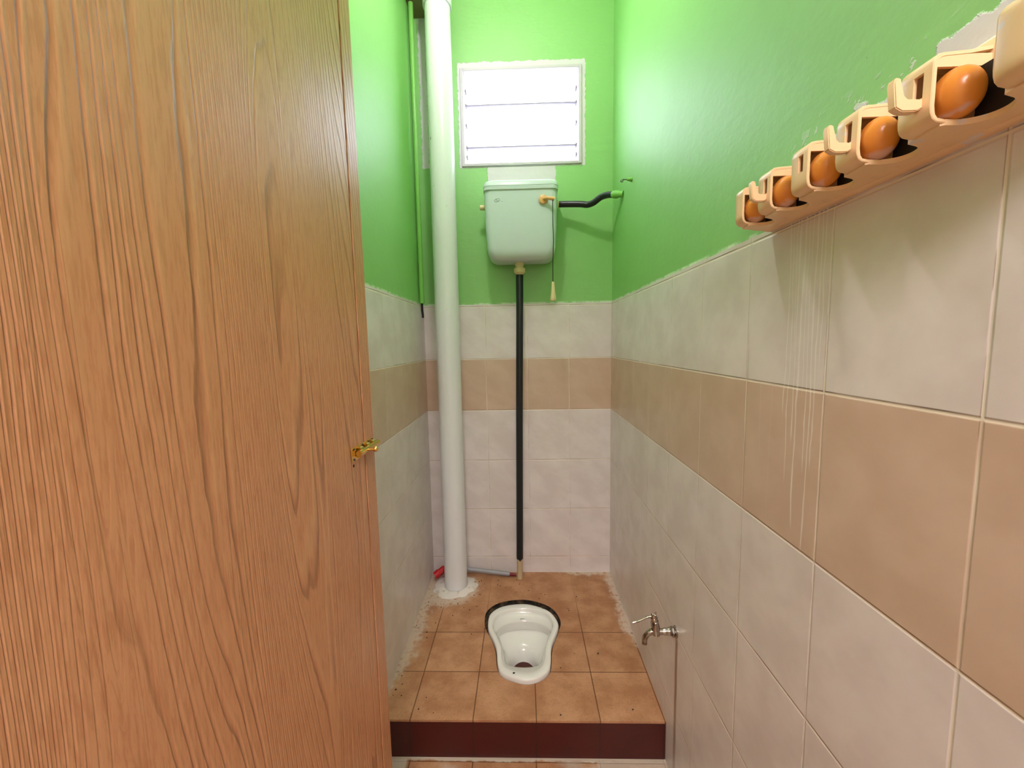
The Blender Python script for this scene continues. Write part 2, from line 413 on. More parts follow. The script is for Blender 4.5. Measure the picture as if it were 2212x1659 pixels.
# ------------------------------------------------------------------ window
win = empty('window_1', (0.007, D, WZ0)); tag(win, kind='structure')
b = MB(); fx0, fx1, fz0, fz1 = -0.262, 0.2765, 2.107, 2.523
w = 0.009
for a, c_ in (((fx0-0.006, D-0.004, fz0-0.004), (fx0+w, D+0.05, fz1+0.004)), ((fx1-w, D-0.004, fz0-0.004), (fx1+0.006, D+0.05, fz1+0.004)),
              ((fx0+w, D-0.004, fz0-0.004), (fx1-w, D+0.05, fz0+w)), ((fx0+w, D-0.004, fz1-w), (fx1-w, D+0.05, fz1+0.004))):
    b.box(a, c_, 0.002, 1)
o = b.build('window_frame', m_frame, win, smooth=30); o.location = -win.location
m_glass = Mat('frosted_louvre_glass', (238, 242, 244), 0.25)
nt = m_glass.nt; outn = nt.nodes['Material Output']
tr = nt.nodes.new('ShaderNodeBsdfTransparent'); tl = nt.nodes.new('ShaderNodeBsdfTranslucent'); tl.inputs[0].default_value = (0.9, 0.93, 0.95, 1)
tr.inputs[0].default_value = (0.95, 0.97, 1.0, 1)
m1 = nt.nodes.new('ShaderNodeMixShader'); m2 = nt.nodes.new('ShaderNodeMixShader'); gl = nt.nodes.new('ShaderNodeBsdfGlossy'); gl.inputs['Roughness'].default_value = 0.15
m1.inputs[0].default_value = 0.45; m2.inputs[0].default_value = 0.06
nt.links.new(tr.outputs[0], m1.inputs[1]); nt.links.new(tl.outputs[0], m1.inputs[2]); nt.links.new(m1.outputs[0], m2.inputs[1]); nt.links.new(gl.outputs[0], m2.inputs[2]); nt.links.new(m2.outputs[0], outn.inputs[0])
for i, (z0, z1) in enumerate(((2.122, 2.206), (2.199, 2.392), (2.384, 2.502))):
    b = MB(); h2 = z1-z0
    b.box((WX0+0.006, -0.0025, 0.0), (WX1-0.006, 0.0025, h2), 0.001, 1)
    o = b.build('louvre_blade', m_glass, win, smooth=0); o.location = Vector((0, 2.034, z0)) - win.location; o.rotation_euler = (math.radians(-6), 0, 0)
m_lv = Mat('louvre_edge_dirt', (130, 122, 132), 0.6)
b = MB()
for zz in (2.2025, 2.388): b.box((WX0+0.004, 2.020, zz-0.0020), (WX1-0.004, 2.032, zz+0.0020))
for xx in (WX0+0.004, WX1-0.010):
    for zz in (2.16, 2.2025, 2.30, 2.388, 2.45): b.box((xx, 2.016, zz-0.006), (xx+0.006, 2.040, zz+0.006))
o = b.build('louvre_clips', m_lv, win, smooth=0); o.location = -win.location

# ------------------------------------------------------------------ door
m_wood = Mat('embossed_wood_grain_laminate', rough=0.45, spec=0.5)
m_wood.b.inputs['Coat Weight'].default_value = 0.55; m_wood.b.inputs['Coat Roughness'].default_value = 0.30
m = m_wood; x = m.xyz(); lx, lz = x[1], x[2]
sk = lx+lz*0.035
base = m.noise(m.vec(sk*6.0, 0.0, lz*0.42), 1.0, 1.6, 0.45)
wv = m.noise(m.vec(lx*34.0, 3.0, lz*6.0), 1.0, 3)*0.032
dens = m.noise(m.vec(lx*11.0+2, 7.0, lz*1.0), 1.0, 1.0)
s1 = ((base*0.8 + wv*0.55 + sk*2.3)*38.0)
f1 = s1.frac()
line = (1-f1.step(0.0, 0.20))*f1.step(-0.04, 0.03) + (f1.step(0.93, 1.0))
line = line.clamp()
ridge = f1.step(0.18, 0.30)*(1-f1.step(0.34, 0.52))
amt = m.noise(m.vec(lx*9.0, 1.0, lz*1.6), 1.0, 2).step(0.30, 0.60)
line = line*(amt*0.75+0.25); ridge = ridge*amt
s2 = (m.noise(m.vec(lx*16.0, 5.0, lz*0.9), 1.0, 3, 0.6)*26.0).frac()
line2 = (1-s2.step(0.0, 0.3))*m.noise(m.vec(lx*7.0, 11.0, lz*1.2), 1.0, 1).step(0.46, 0.62)*0.5
tone = m.noise(m.vec(lx*3.0, 9.0, lz*1.5), 1.0, 2)
c = m.mix(tone, (194, 132, 90), (208, 152, 110))
c = m.mix(m.noise(m.vec(lx*260.0, 0.0, lz*22.0), 1.0, 3, 0.7).step(0.45, 0.62)*0.45, c, (168, 104, 62))
c = m.mix(line*0.6, c, (126, 70, 36)); c = m.mix(line2*0.6, c, (158, 96, 52)); c = m.mix(ridge*0.35, c, (216, 166, 120))
m.color(c)
m.bump((1-line*0.9)+(1-line2)*0.5+ridge*0.35+m.noise(m.vec(lx*90.0, 0.0, lz*8.0), 1.0, 2)*0.15, 0.0016, 0.6)
m_brass = Mat('brass', (226, 190, 110), 0.25, metal=1.0)
m_screw_groove = Mat('dark_screw_and_groove', (48, 34, 22), 0.5, metal=0.6)
HX, HY = -0.339, 0.045
ang = math.atan2(0.028, 0.80)
door = empty('door_1', (HX, HY, 0.0), (0, 0, -ang)); tag(door, kind='structure')
door.rotation_euler = Euler((0, -0.005, -ang))
DW = 0.7975
b = MB(); b.box((-0.036, 0.0, 0.012), (0.0, DW-0.0495, 2.035), 0.0008, 1); b.build('door_panel', m_wood, door, smooth=30)
b = MB(); b.box((-0.0355, DW-0.0445, 0.012), (0.0, DW, 2.035), 0.0012, 1); b.box((-0.034, DW-0.0496, 0.014), (-0.012, DW-0.0440, 2.033), mi=1); b.build('edge_strip', [m_wood, m_screw_groove], door, smooth=30)  # second box: dark backing colour that deepens the shade in the groove
# barrel bolt
BZ = 1.089
b = MB(); b.box((0.0, 0.690, BZ-0.013), (0.0016, 0.790, BZ+0.013), 0.0006, 1); plate = b.build('barrel_bolt', m_brass, door, smooth=30); plate['label'] = 'brass barrel bolt plate'
b = MB()
for yy in (0.722, 0.752, 0.778):
    for k_ in range(9):
        t0, t1 = PI*k_/9, PI*(k_+1)/9
        pts = [(0.0016+0.0085*math.sin(t), BZ+0.0085*math.cos(t)) for t in (t0, t1)]
        q = [(0.0016+0.0105*math.sin(t), BZ+0.0105*math.cos(t)) for t in (t0, t1)]
        for ya, yb_ in ((yy-0.006, yy+0.006),):
            b.quad((q[0][0], ya, q[0][1]), (q[0][0], yb_, q[0][1]), (q[1][0], yb_, q[1][1]), (q[1][0], ya, q[1][1]))
            b.quad((q[0][0], ya, q[0][1]), (q[1][0], ya, q[1][1]), (pts[1][0], ya, pts[1][1]), (pts[0][0], ya, pts[0][1]))
            b.quad((pts[0][0], ya, pts[0][1]), (pts[0][0], yb_, pts[0][1]), (pts[1][0], yb_, pts[1][1]), (pts[1][0], ya, pts[1][1]))
b.build('guide_loops', m_brass, plate)
b = MB(); b.cyl((0.008, 0.706, BZ), (0.008, 0.800, BZ), 0.0058, n=18); b.cyl((0.008, 0.737, BZ), (0.026, 0.737, BZ+0.001), 0.003, n=12); b.ball((0.028, 0.737, BZ+0.001), 0.0055, 14, 8)
b.build('sliding_rod', m_brass, plate)
for yy in (0.700, 0.738, 0.765, 0.785):
    for zz in (BZ-0.0095, BZ+0.0095):
        b = MB(); b.lathe([(0.0014, 0.0024), (0.0028, 0.002)], (0, yy, zz), (1, 0, 0), 10); b.build('screw', m_screw_groove, plate)
b = MB(); b.lathe([(0.0, 0.003), (0.0006, 0.003)], (0.0, 0.698, BZ-0.021), (1, 0, 0), 10); b.build('screw_hole', m_screw_groove, door)
# door jambs
b = MB(); b.box((DX0-0.03, -0.12, 0.0), (DX0, 0.024, DZ), 0.002, 1); b.box((DX1, -0.12, 0.0), (DX1+0.03, 0.024, DZ), 0.002, 1); b.box((DX0-0.03, -0.12, DZ), (DX1+0.03, 0.024, DZ+0.03), 0.002, 1)
m_jamb = Mat('brown_jamb', (120, 76, 44), 0.5); tag(b.build('trim_2', m_jamb, smooth=30), kind='structure')

# ------------------------------------------------------------------ ceiling lamp
lamp = empty('ceiling_lamp', (-0.10, 1.12, CEIL)); tag(lamp, 'bare light bulb in a white holder on the ceiling', 'lamp')
b = MB(); b.lathe([(0, 0.045), (-0.012, 0.045), (-0.02, 0.03), (-0.075, 0.024), (-0.08, 0.02)], n=28); b.build('lamp_holder', m_white_pvc, lamp)
m_bulb = Mat('warm_bulb_glass', (255, 244, 220), 0.3); m_bulb.b.inputs['Emission Color'].default_value = (1, 0.93, 0.82, 1); m_bulb.b.inputs['Emission Strength'].default_value = 6
b = MB(); b.lathe([(-0.078, 0.013), (-0.095, 0.016), (-0.105, 0.024)], n=24); b.build('bulb', m_bulb, lamp)

# ------------------------------------------------------------------ cistern
m_cist = Mat('pale_grey_plastic', (214, 224, 218), 0.32, spec=0.45); v = m_cist.xyz()
m_cist.color(m_cist.mix(m_cist.noise(m_cist.vec(*v), 18, 3)*0.5, (208, 222, 224), (198, 210, 212)))
m_cist.bump(m_cist.noise(m_cist.vec(*v), 700, 1), 0.0002, 0.4)
m_cream = Mat('cream_plastic', (226, 212, 160), 0.4)
m_tan = Mat('orange_beige_plastic', (226, 176, 112), 0.4)
m_black = Mat('black_rubber_sleeve', (18, 26, 30), 0.35)
m_cord = Mat('black_cord', (14, 12, 12), 0.8)
m_mark = Mat('faint_grey_print', (120, 132, 134), 0.6)
cist = empty('toilet_cistern', (0.0, D, 1.66)); tag(cist, 'pale grey high level toilet cistern hung on the green wall below the window', 'cistern')
def rrect(cx_, hw, y0, y1, rad, z, n=7, back=0.004):
    pts = []
    for (px, py, a0, rr) in ((cx_+hw-rad, y0+rad, -PI/2, rad), (cx_+hw-back, y1-back, 0, back), (cx_-hw+back, y1-back, PI/2, back), (cx_-hw+rad, y0+rad, PI, rad)):
        for k_ in range(n): t = a0+PI/2*k_/(n-1); pts.append((px+rr*math.cos(t), py+rr*math.sin(t), z))
    return pts
Z0 = 1.660
prof = [(1.652, 0.100, 0.030), (1.655, 0.118, 0.020), (1.662, 0.132, 0.0125), (1.672, 0.1415, 0.007), (1.686, 0.1475, 0.003), (1.705, 0.1505, 0.0), (1.80, 0.1555, -0.003), (1.942, 0.1585, -0.005)]
b = MB(); b.rings([rrect(0.000, hw, D-0.148+dy, D-0.002 - (max(0, dy)*0.8), 0.032, z_) for z_, hw, dy in prof])
tank = b.build('tank', m_cist, cist, 35); tank.location = -cist.location
lidp = [(1.942, 0.1565, -0.004), (1.9435, 0.1615, -0.008), (1.956, 0.162, -0.0085), (1.9575, 0.1605, -0.007), (1.959, 0.162, -0.0085), (1.972, 0.1605, -0.007), (1.9795, 0.1555, -0.003), (1.984, 0.146, 0.005), (1.987, 0.12, 0.03)]
b = MB(); b.rings([rrect(0.0, hw, D-0.150+dy, D-0.001, 0.030, z_) for z_, hw, dy in lidp]); o = b.build('lid', m_cist, cist, 35); o.location = -cist.location
YF = D-0.153
b = MB(); b.lathe([(0, 0.0195), (0.006, 0.0195), (0.010, 0.0175), (0.012, 0.012)], (0.096, YF, 1.897), (0, -1, 0), 28)
b.tube(smooth_path([(0.098, YF-0.010, 1.897), (0.112, YF-0.022, 1.8965), (0.135, YF-0.026, 1.892), (0.142, YF-0.026, 1.889)], 4), [0.007]*6+[0.008]*6+[0.0085], 14)
lev = b.build('flush_lever', m_tan, cist, 40); lev.location = -cist.location; lev['label'] = 'orange beige flush lever'
b = MB(); cp_ = smooth_path([(0.134, YF-0.031, 1.885), (0.1345, YF-0.032, 1.79), (0.136, YF-0.032, 1.72), (0.133, YF-0.032, 1.62), (0.133, YF-0.032, 1.545)], 6)
b.tube(cp_, 0.0016, 8); cord = b.build('pull_cord', m_cord, lev); cord['label'] = 'thin black pull cord'
b = MB(); b.lathe([(0.0, 0.0115), (0.004, 0.0135), (0.012, 0.0125), (0.04, 0.0085), (0.078, 0.006), (0.08, 0.004)], (0.133, YF-0.032, 1.468), (0, 0, 1), 6)
o = b.build('pull_handle', m_cream, lev, 30); o['label'] = 'cream tapered pull handle'
b = MB(); b.lathe([(0, 0.010), (0.006, 0.010), (0.007, 0.012), (0.026, 0.011), (0.028, 0.009)], (-0.155, D-0.075, 1.895), (-1, 0, 0), 16); o = b.build('side_stub', m_cream, cist); o.location = -cist.location
b = MB(); b.lathe([(0.012, 0.022), (-0.008, 0.0215), (-0.010, 0.018), (-0.020, 0.0185), (-0.022, 0.0265), (-0.026, 0.027), (-0.040, 0.026), (-0.046, 0.020), (-0.050, 0.014)], (-0.010, D-0.062, 1.650), (0, 0, 1), 12)
o = b.build('outlet_nut', m_cream, cist, 30); o.location = -cist.location
b = MB(); b.lathe([(0, 0.014), (0.012, 0.014), (0.014, 0.017), (0.020, 0.017), (0.021, 0.012)], (0.150, D-0.054, 1.907), (1, 0, -0.02), 14); o = b.build('inlet_nut', m_cream, cist, 30); o.location = -cist.location
# faint moulded emblem: small oval swirl
b = MB()
ce = Vector((-0.1005, D-0.1528, 1.900))
b.tube([ce+Vector((0.013*math.cos(t), 0.0, 0.006*math.sin(t)+0.002*math.cos(t))) for t in [0.5+PI*1.75*k_/22 for k_ in range(23)]], 0.0006, 6)
b.tube([ce+Vector(p) for p in ((-0.006, 0, 0.004), (0.0, 0, -0.002), (0.008, 0, -0.003))], 0.0007, 6); b.tube([ce+Vector((0.019, 0, -0.005)), ce+Vector((0.022, 0, -0.006))], 0.0008, 6)
o = b.build('emblem', m_mark, cist); o.location = -cist.location; o['label'] = 'faint grey oval emblem'

# flush pipe
fp = empty('flush_pipe', (-0.031, D-0.052, PZ)); tag(fp, 'black sleeved flush pipe from the cistern down to the raised floor', 'pipe')
b = MB(); b.tube(smooth_path([(-0.010, D-0.062, 1.598), (-0.012, D-0.062, 1.45), (-0.021, D-0.060, 0.95), (-0.030, D-0.056, 0.285), (-0.0303, D-0.056, 0.278)], 8), [0.0165]*32+[0.012], 20)
o = b.build('black_sleeve', m_black, fp); o.location = -fp.location
m_cpipe = Mat('cream_pipe', (206, 190, 152), 0.5)
b = MB(); b.tube([(-0.0300, D-0.056, 0.30), (-0.0305, D-0.055, 0.255), (-0.0305, D-0.055, 0.252), (-0.031, D-0.053, PZ+0.0005)], [0.0155, 0.0155, 0.0135, 0.0135], 20); o = b.build('lower_pipe', m_cpipe, fp); o.location = -fp.location

# water supply pipe
sp = empty('supply_pipe', (0.4155, 1.789, 1.8975)); tag(sp, 'black sleeved water pipe bending from the right wall to the cistern', 'pipe')
b = MB(); pth = smooth_path([(0.172, D-0.054, 1.908), (0.215, 1.922, 1.905), (0.268, 1.908, 1.899), (0.295, 1.900, 1.8935), (0.318, 1.887, 1.897), (0.338, 1.873, 1.908), (0.352, 1.865, 1.9145), (0.372, 1.845, 1.914), (0.392, 1.820, 1.907)], 6)
b.tube(pth, 0.0135, 18); o = b.build('black_sleeve', m_black, sp); o.location = -sp.location
m_gpipe = Mat('green_painted_fitting', (120, 186, 84), 0.4)
b = MB(); b.tube([(0.390, 1.822, 1.907), (0.397, 1.813, 1.9045), (0.4045, 1.803, 1.9015), (0.4085, 1.797, 1.8995), (0.4255, 1.785, 1.896)], [0.0145, 0.0165, 0.0165, 0.013, 0.013], 16); o = b.build('wall_fitting', m_gpipe, sp); o.location = -sp.location
# small hook screwed in the wall
hk = empty('wall_hook', (R+g, 1.65, 1.902)); tag(hk, 'tiny metal screw hook in a green plug above the supply pipe', 'hook')
b = MB(); b.lathe([(0.0, 0.0085), (0.006, 0.0085), (0.012, 0.006), (0.020, 0.005)], (R+g, 1.65, 1.903), (-1, 0, 0), 14); o = b.build('plug', m_gpipe, hk); o.location = -hk.location
m_steel = Mat('dull_steel', (120, 122, 120), 0.35, metal=0.9)
b = MB(); b.tube([(0.406, 1.65, 1.903), (0.390, 1.65, 1.9035)], 0.0022, 10); b.tube([(0.3865+0.0045*math.cos(t), 1.65, 1.899+0.0045*math.sin(t)) for t in [PI/2+2*PI*0.9*k_/16 for k_ in range(17)]], 0.0018, 8)
o = b.build('hook_eye', m_steel, hk); o.location = -hk.location

# ------------------------------------------------------------------ soil pipe
sx, sy_ = -0.337, 1.862
soil = empty('soil_pipe', (sx, sy_, PZ)); tag(soil, 'tall thick white plastic drain pipe standing in the back left corner', 'pipe')
b = MB(); b.cyl((0, 0, 0.004), (0, 0, CEIL-PZ-0.002), 0.0535, n=48); b.build('pipe_run', m_white_pvc, soil)
b = MB(); b.lathe([(2.560, 0.0545), (2.560, 0.0595), (2.563, 0.0600), (2.68, 0.0600), (2.68, 0.0545)], (0, 0, 0), (0, 0, 1), 48, cap=False); b.build('socket_collar', m_white_pvc, soil)
m_clip = Mat('black_speck', (40, 36, 30), 0.8)
b = MB(); b.rings([[((0.0536)*math.cos(a_)*1.004, 0.0536*math.sin(a_)*1.004, 2.155-PZ+dz) for a_ in (-2.42, -2.36)] for dz in (-0.004, 0.008)], False, False, closed=False); b.build('speck', m_clip, soil, smooth=0)
# cement collar round the pipe foot
cm = MB(); n = 56; rr = random.Random(3)
def cr_(k_, base, amp): 
    t = 2*PI*k_/n; return base + amp*(0.6*math.sin(3*t+1)+0.4*math.sin(7*t+2.2)+0.4*math.sin(11*t))
rings_ = []
for (base, amp, zz) in ((0.0545, 0.0, 0.010), (0.062, 0.002, 0.0125), (0.072, 0.004, 0.009), (0.088, 0.008, 0.003), (0.096, 0.010, 0.0)):
    rr_ = []
    for k_ in range(n):
        t = 2*PI*k_/n; q = cr_(k_, base, amp); xx = sx+q*math.cos(t)*(1.15 if math.cos(t) < 0 and base > 0.06 else 1.0); yy = sy_+q*math.sin(t)
        rr_.append((max(L+0.002, xx), min(D-0.002, yy), PZ+zz+rr.uniform(-0.0012, 0.0012)*(zz > 0)+0.0003))
    rings_.append(rr_)
cm.rings(rings_, False, False); cem = cm.build('cement_collar', m_cement, None, 60); tag(cem, 'rough white cement collar around the foot of the white drain pipe', 'cement')

# conduit on the left wall in the corner
cd = empty('cable_conduit', (L+0.013, 1.90, TILE_TOP)); tag(cd, 'narrow green painted conduit in the back left corner behind the drain pipe', 'conduit')
b = MB(); b.cyl((0, 0, 0.003), (0, 0, 2.743-TILE_TOP), 0.0105, n=20); b.build('conduit_tube', m_gpipe, cd)
b = MB(); b.tube(smooth_path([(0, 0, 0.02), (-0.001, 0, -0.02), (0.0015, -0.002, -0.045), (0.003, -0.006, -0.062)], 5), 0.0048, 10); o = b.build('cable_end', m_cord, cd); o['label'] = 'cut black cable end'
m_gline = Mat('white_trunking', (232, 232, 232), 0.5)

# ------------------------------------------------------------------ squat pan
m_porc = Mat('white_porcelain', (232, 232, 224), 0.12, spec=0.6); m_porc.b.inputs['Coat Weight'].default_value = 0.4
sq = empty('squat_toilet', (PC.x, PC.y, PZ)); tag(sq, 'white porcelain squat toilet pan set in the raised tiled floor', 'toilet')
def lerp_ring(t_, a_, b_):   # blend of two polar rings
    return [(ta, ra+(rb-ra)*t_) for (ta, ra), (tb, rb) in zip(a_, b_)]
inner_raw = [(-0.1404,1.5800),(-0.1300,1.6280),(-0.0859,1.6650),(-0.0100,1.6780),(0.0680,1.6600),(0.0990,1.6200),(0.1060,1.5780),(0.0960,1.5380),(0.0780,1.4900),(0.0680,1.4400),(0.0620,1.3950),(0.0480,1.3560),(0.015,1.338),(-0.017,1.335),(-0.050,1.340),(-0.082,1.3600),(-0.0940,1.4000),(-0.1000,1.4550),(-0.1180,1.5080),(-0.1340,1.5450)]
inner = polar_ring([Vector((p[0], p[1], 0)) for p in inner_raw])
edge_raw = [(-0.1270,1.5500),(-0.1080,1.5850),(-0.0700,1.6100),(-0.0120,1.6220),(0.0450,1.6120),(0.0800,1.5880),(0.0960,1.5550),(0.0860,1.5150),(0.0690,1.4700),(0.0590,1.4300),(0.0520,1.4000),(0.0360,1.3830),(0.010,1.376),(-0.017,1.3745),(-0.044,1.377),(-0.068,1.385),(-0.0840,1.4020),(-0.0920,1.4450),(-0.1050,1.4900),(-0.1200,1.5250)]
edge = polar_ring([Vector((p[0], p[1]*(1.012 if p[1] > 1.48 else 1.0), 0)) for p in edge_raw])
def zr(src, zfun, sh=0.0):
    return [(PC.x+(r-sh)*math.cos(t), PC.y+(r-sh)*math.sin(t), zfun(math.sin(t))) for t, r in src]
def hole_ring(cx_, cy_, rx, ry, z_, tilt=0.0):
    return [(cx_+rx*math.cos(t), cy_+ry*math.sin(t), z_+tilt*math.sin(t)) for t, r in outer]
b = MB()
lowf = lambda s_: PZ+0.004-0.026*(0.5+0.5*s_)       # shelf dips towards the hood
RG = [zr(outer, lambda s_: PZ-0.03), zr(outer, lambda s_: PZ+0.008), zr(outer, lambda s_: PZ+0.0125, 0.0015), zr(outer, lambda s_: PZ+0.0145, 0.005),
      zr(inner, lambda s_: PZ+0.0140, -0.003), zr(inner, lambda s_: PZ+0.0115, 0.0), zr(inner, lambda s_: PZ+0.002, 0.002),
      zr(lerp_ring(0.3, inner, edge), lambda s_: PZ-0.003-0.004*max(0, s_)), zr(edge, lambda s_: PZ-0.006-0.012*max(0, s_)), zr(edge, lambda s_: PZ-0.009-0.013*max(0, s_), 0.0012),
      zr(edge, lambda s_: PZ-0.016-0.020*max(0, s_), 0.001-0.0)]
RG.append([(x_, y_+(0.014 if y_ > 1.5 else 0.0), z_-0.020*(y_ > 1.5)-0.004) for x_, y_, z_ in zr(edge, lambda s_: PZ-0.022-0.02*max(0, s_), 0.004)])
hx, hy = -0.0165, 1.478
er = zr(edge, lambda s_: 0, 0.006)
er = [(x_, y_+(0.012 if y_ > 1.5 else 0.0), 0) for x_, y_, _ in er]
def bl(w_, zf, zb):
    out = []
    for (x0_, y0_, _), (x1_, y1_, _) in zip(er, hole_ring(hx, hy, 0.054, 0.088, 0)):
        s_ = min(1, max(0, (y0_-1.376)/0.25))
        out.append((x0_+(x1_-x0_)*w_, y0_+(y1_-y0_)*w_, PZ+zf+(zb-zf)*s_))
    return out
RG.append(bl(0.10, -0.036, -0.066)); RG.append(bl(0.35, -0.052, -0.072)); RG.append(bl(0.62, -0.064, -0.078)); RG.append(bl(0.84, -0.074, -0.086)); RG.append(bl(0.97, -0.088, -0.100))
RG.append(hole_ring(hx, hy, 0.053, 0.083, PZ-0.112)); RG.append(hole_ring(hx, hy-0.004, 0.051, 0.076, PZ-0.135)); RG.append(hole_ring(hx, hy-0.014, 0.048, 0.060, PZ-0.26))
b.rings(RG, False, False)
o = b.build('pan_bowl', m_porc, sq, 70); o.location = -sq.location
m_water = Mat('dark_trap_water', (14, 14, 12), 0.06)
b = MB(); b.rings([hole_ring(hx, hy-0.013, 0.0495, 0.063, PZ-0.250), hole_ring(hx, hy-0.013, 0.02, 0.02, PZ-0.2495)], False, True); o = b.build('trap_water', m_water, sq); o.location = -sq.location
b = MB(); b.rings([[(PC.x+(r+0.0002)*math.cos(t), PC.y+(r+0.0002)*math.sin(t), PZ-0.012) for t, r in gapring], [(PC.x+(r-0.0008)*math.cos(t), PC.y+(r-0.0008)*math.sin(t), PZ-0.005) for t, r in outer]], False, False)
o = b.build('mouldy_sealant', m_dirt, sq); o.location = -sq.location; o['label'] = 'blackened sealant ring'
# small printed mark and flush outlet under the hood
b = MB()
for (xa, xb, ya, yb2, rr2) in ((-0.028, -0.024, 1.637, 1.643, .0012), (-0.024, -0.019, 1.643, 1.641, .001), (-0.018, -0.014, 1.641, 1.643, .0008), (-0.013, -0.009, 1.643, 1.642, .0007)):
    b.tube([(xa, ya, PZ-0.0085), (xb, yb2, PZ-0.0085)], rr2, 6)
o = b.build('printed_mark', m_mark, sq); o.location = -sq.location

# ------------------------------------------------------------------ tap
tap = empty('water_tap', (R, 1.10, 0.470)); tag(tap, 'small chrome tap with lever handle on the right wall near the floor', 'tap')
m_chrome = Mat('tarnished_chrome', (176, 170, 160), 0.18, metal=1.0); v = m_chrome.xyz()
m_chrome.color(m_chrome.mix(m_chrome.noise(m_chrome.vec(*v), 60, 3).step(0.4, 0.7), (190, 184, 174), (112, 96, 78)))
TY = 1.10
b = MB(); b.lathe([(0, 0.0165), (0.003, 0.0165), (0.006, 0.012), (0.007, 0.010)], (R, TY, 0.470), (-1, 0, 0), 24); b.lathe([(0.007, 0.0135), (0.008, 0.0145), (0.013, 0.0145), (0.014, 0.0125)], (R, TY, 0.470), (-1, 0, 0), 6)
o = b.build('wall_flange', m_chrome, tap, 30); o.location = -tap.location
b = MB()
b.tube(smooth_path([(0.407, TY, 0.4705), (0.398, TY, 0.4715), (0.385, TY, 0.4705), (0.366, TY, 0.4700), (0.355, TY, 0.4695)], 5), [0.0115]*5+[0.010]*5+[0.0085]*5+[0.010]*5+[0.0105], 20)
b.tube(smooth_path([(0.366, TY, 0.471), (0.352, TY, 0.470), (0.341, TY, 0.4635), (0.334, TY, 0.451), (0.3325, TY, 0.4345)], 6), [0.0085]*6+[0.0085]*6+[0.008]*6+[0.0078]*6+[0.0082], 20)
b.tube([(0.3655, TY, 0.462), (0.3630, TY, 0.484), (0.3605, TY, 0.5015), (0.3600, TY, 0.5025), (0.3588, TY, 0.513)], [0.011, 0.0122, 0.0112, 0.0098, 0.0098], 22)
o = b.build('tap_body', m_chrome, tap, 50); o.location = -tap.location
b = MB(); b.tube([(0.3588, TY, 0.511), (0.3572, TY, 0.522)], [0.0088, 0.0075], 18); b.ball((0.3545, TY-0.001, 0.5235), (0.004, 0.004, 0.0035), 12, 8)
b.tube(smooth_path([(0.3635, TY, 0.5290), (0.3610, TY, 0.5235), (0.3560, TY, 0.5185), (0.3480, TY, 0.5155), (0.3380, TY, 0.5130), (0.3180, TY, 0.5035), (0.2990, TY, 0.4965)], 4), [0.0026]*8+[0.0036]*4+[0.0032]*12+[0.0038], 12)
o = b.build('lever_handle', m_chrome, tap, 50); o.location = -tap.location

# ------------------------------------------------------------------ mop holder rail
mh = empty('mop_holder_rail', (R, 0.52, 1.50)); tag(mh, 'beige plastic mop and broom holder rail with orange balls on the right wall', 'mop holder')
m_beige = Mat('beige_plastic', (242, 210, 164), 0.32, spec=0.5); m_beige.b.inputs['Subsurface Weight'].default_value = 0.0
v = m_beige.xyz(); m = m_beige; mv = m.vec(*v)
pt = m.noise(mv, 55, 4).step(0.60, 0.66)*m.noise(mv, 13, 2).step(0.52, 0.60)
m.color(m.mix(pt*0.8, (242, 208, 160), (228, 220, 216)))
m_ball = Mat('glossy_orange_ball', (222, 142, 58), 0.25, spec=0.5)
v = m_ball.xyz(); m = m_ball; mv = m.vec(*v)
m.color(m.mix((1-(v[2]+m.noise(mv, 60, 3)*0.01).step(1.4885, 1.4925))*m.noise(mv, 40, 2).step(0.40, 0.5)*0.7, (222, 142, 58), (214, 186, 176)))
Ys = [0.728, 0.662, 0.584, 0.506, 0.427, 0.347]; Yn = [0.702, 0.6265, 0.5490, 0.4714, 0.3915, 0.300]
RX = R + g
# base: back plate and scalloped lower shelf
b = MB(); b.box((0.408, 0.300, 1.469), (RX, 0.7255, 1.548), 0.003, 2)
def shelf(z0, z1):
    pts = [(RX, 0.300), (RX, 0.7235)]
    for i in range(6):
        pts += [(0.372, Ys[i]-0.002), (0.370, Yn[i]+0.002)]
        if i < 5:
            a_, c_ = Yn[i], Ys[i+1]
            for k_ in range(25):
                t = k_/24; pts.append((0.373+0.0235*math.sqrt(max(0, 1-(2*t-1)**2)), a_+(c_-a_)*t))
    pts.append((0.370, 0.300))
    b.rings([[(x_, y_, z0+(RX-x_)*0.13) for x_, y_ in pts], [(x_, y_, z1+(RX-x_)*0.13) for x_, y_ in pts]])
shelf(1.4685, 1.4735)
o = b.build('rail_base', m_beige, mh, 40); o.location = -mh.location
def hookless_profile(ins=0.0, z=0.0):
    X0 = 0.359
    p = [(0.409, 1.470), (0.390, 1.4735), (0.372, 1.4770), (0.3655, 1.4785), (0.3615, 1.4815), (0.3595, 1.4865), (X0, 1.492), (X0, 1.503), (X0, 1.524), (X0, 1.528), (0.3600, 1.5315), (0.3630, 1.5345), (0.368, 1.5355), (0.390, 1.5370), (0.409, 1.5400)]
    cxm, czm = 0.385, 1.507
    out = []
    for i, (x_, z_) in enumerate(p):
        nx = -1 if 5 <= i <= 10 else (-0.6 if i in (4, 11) else 0); nz = 1 if i >= 11 else (-1 if i <= 4 else (0.5 if i == 10 else -0.5 if i == 5 else 0))
        out.append((x_-nx*ins, z_-nz*ins))
    return out
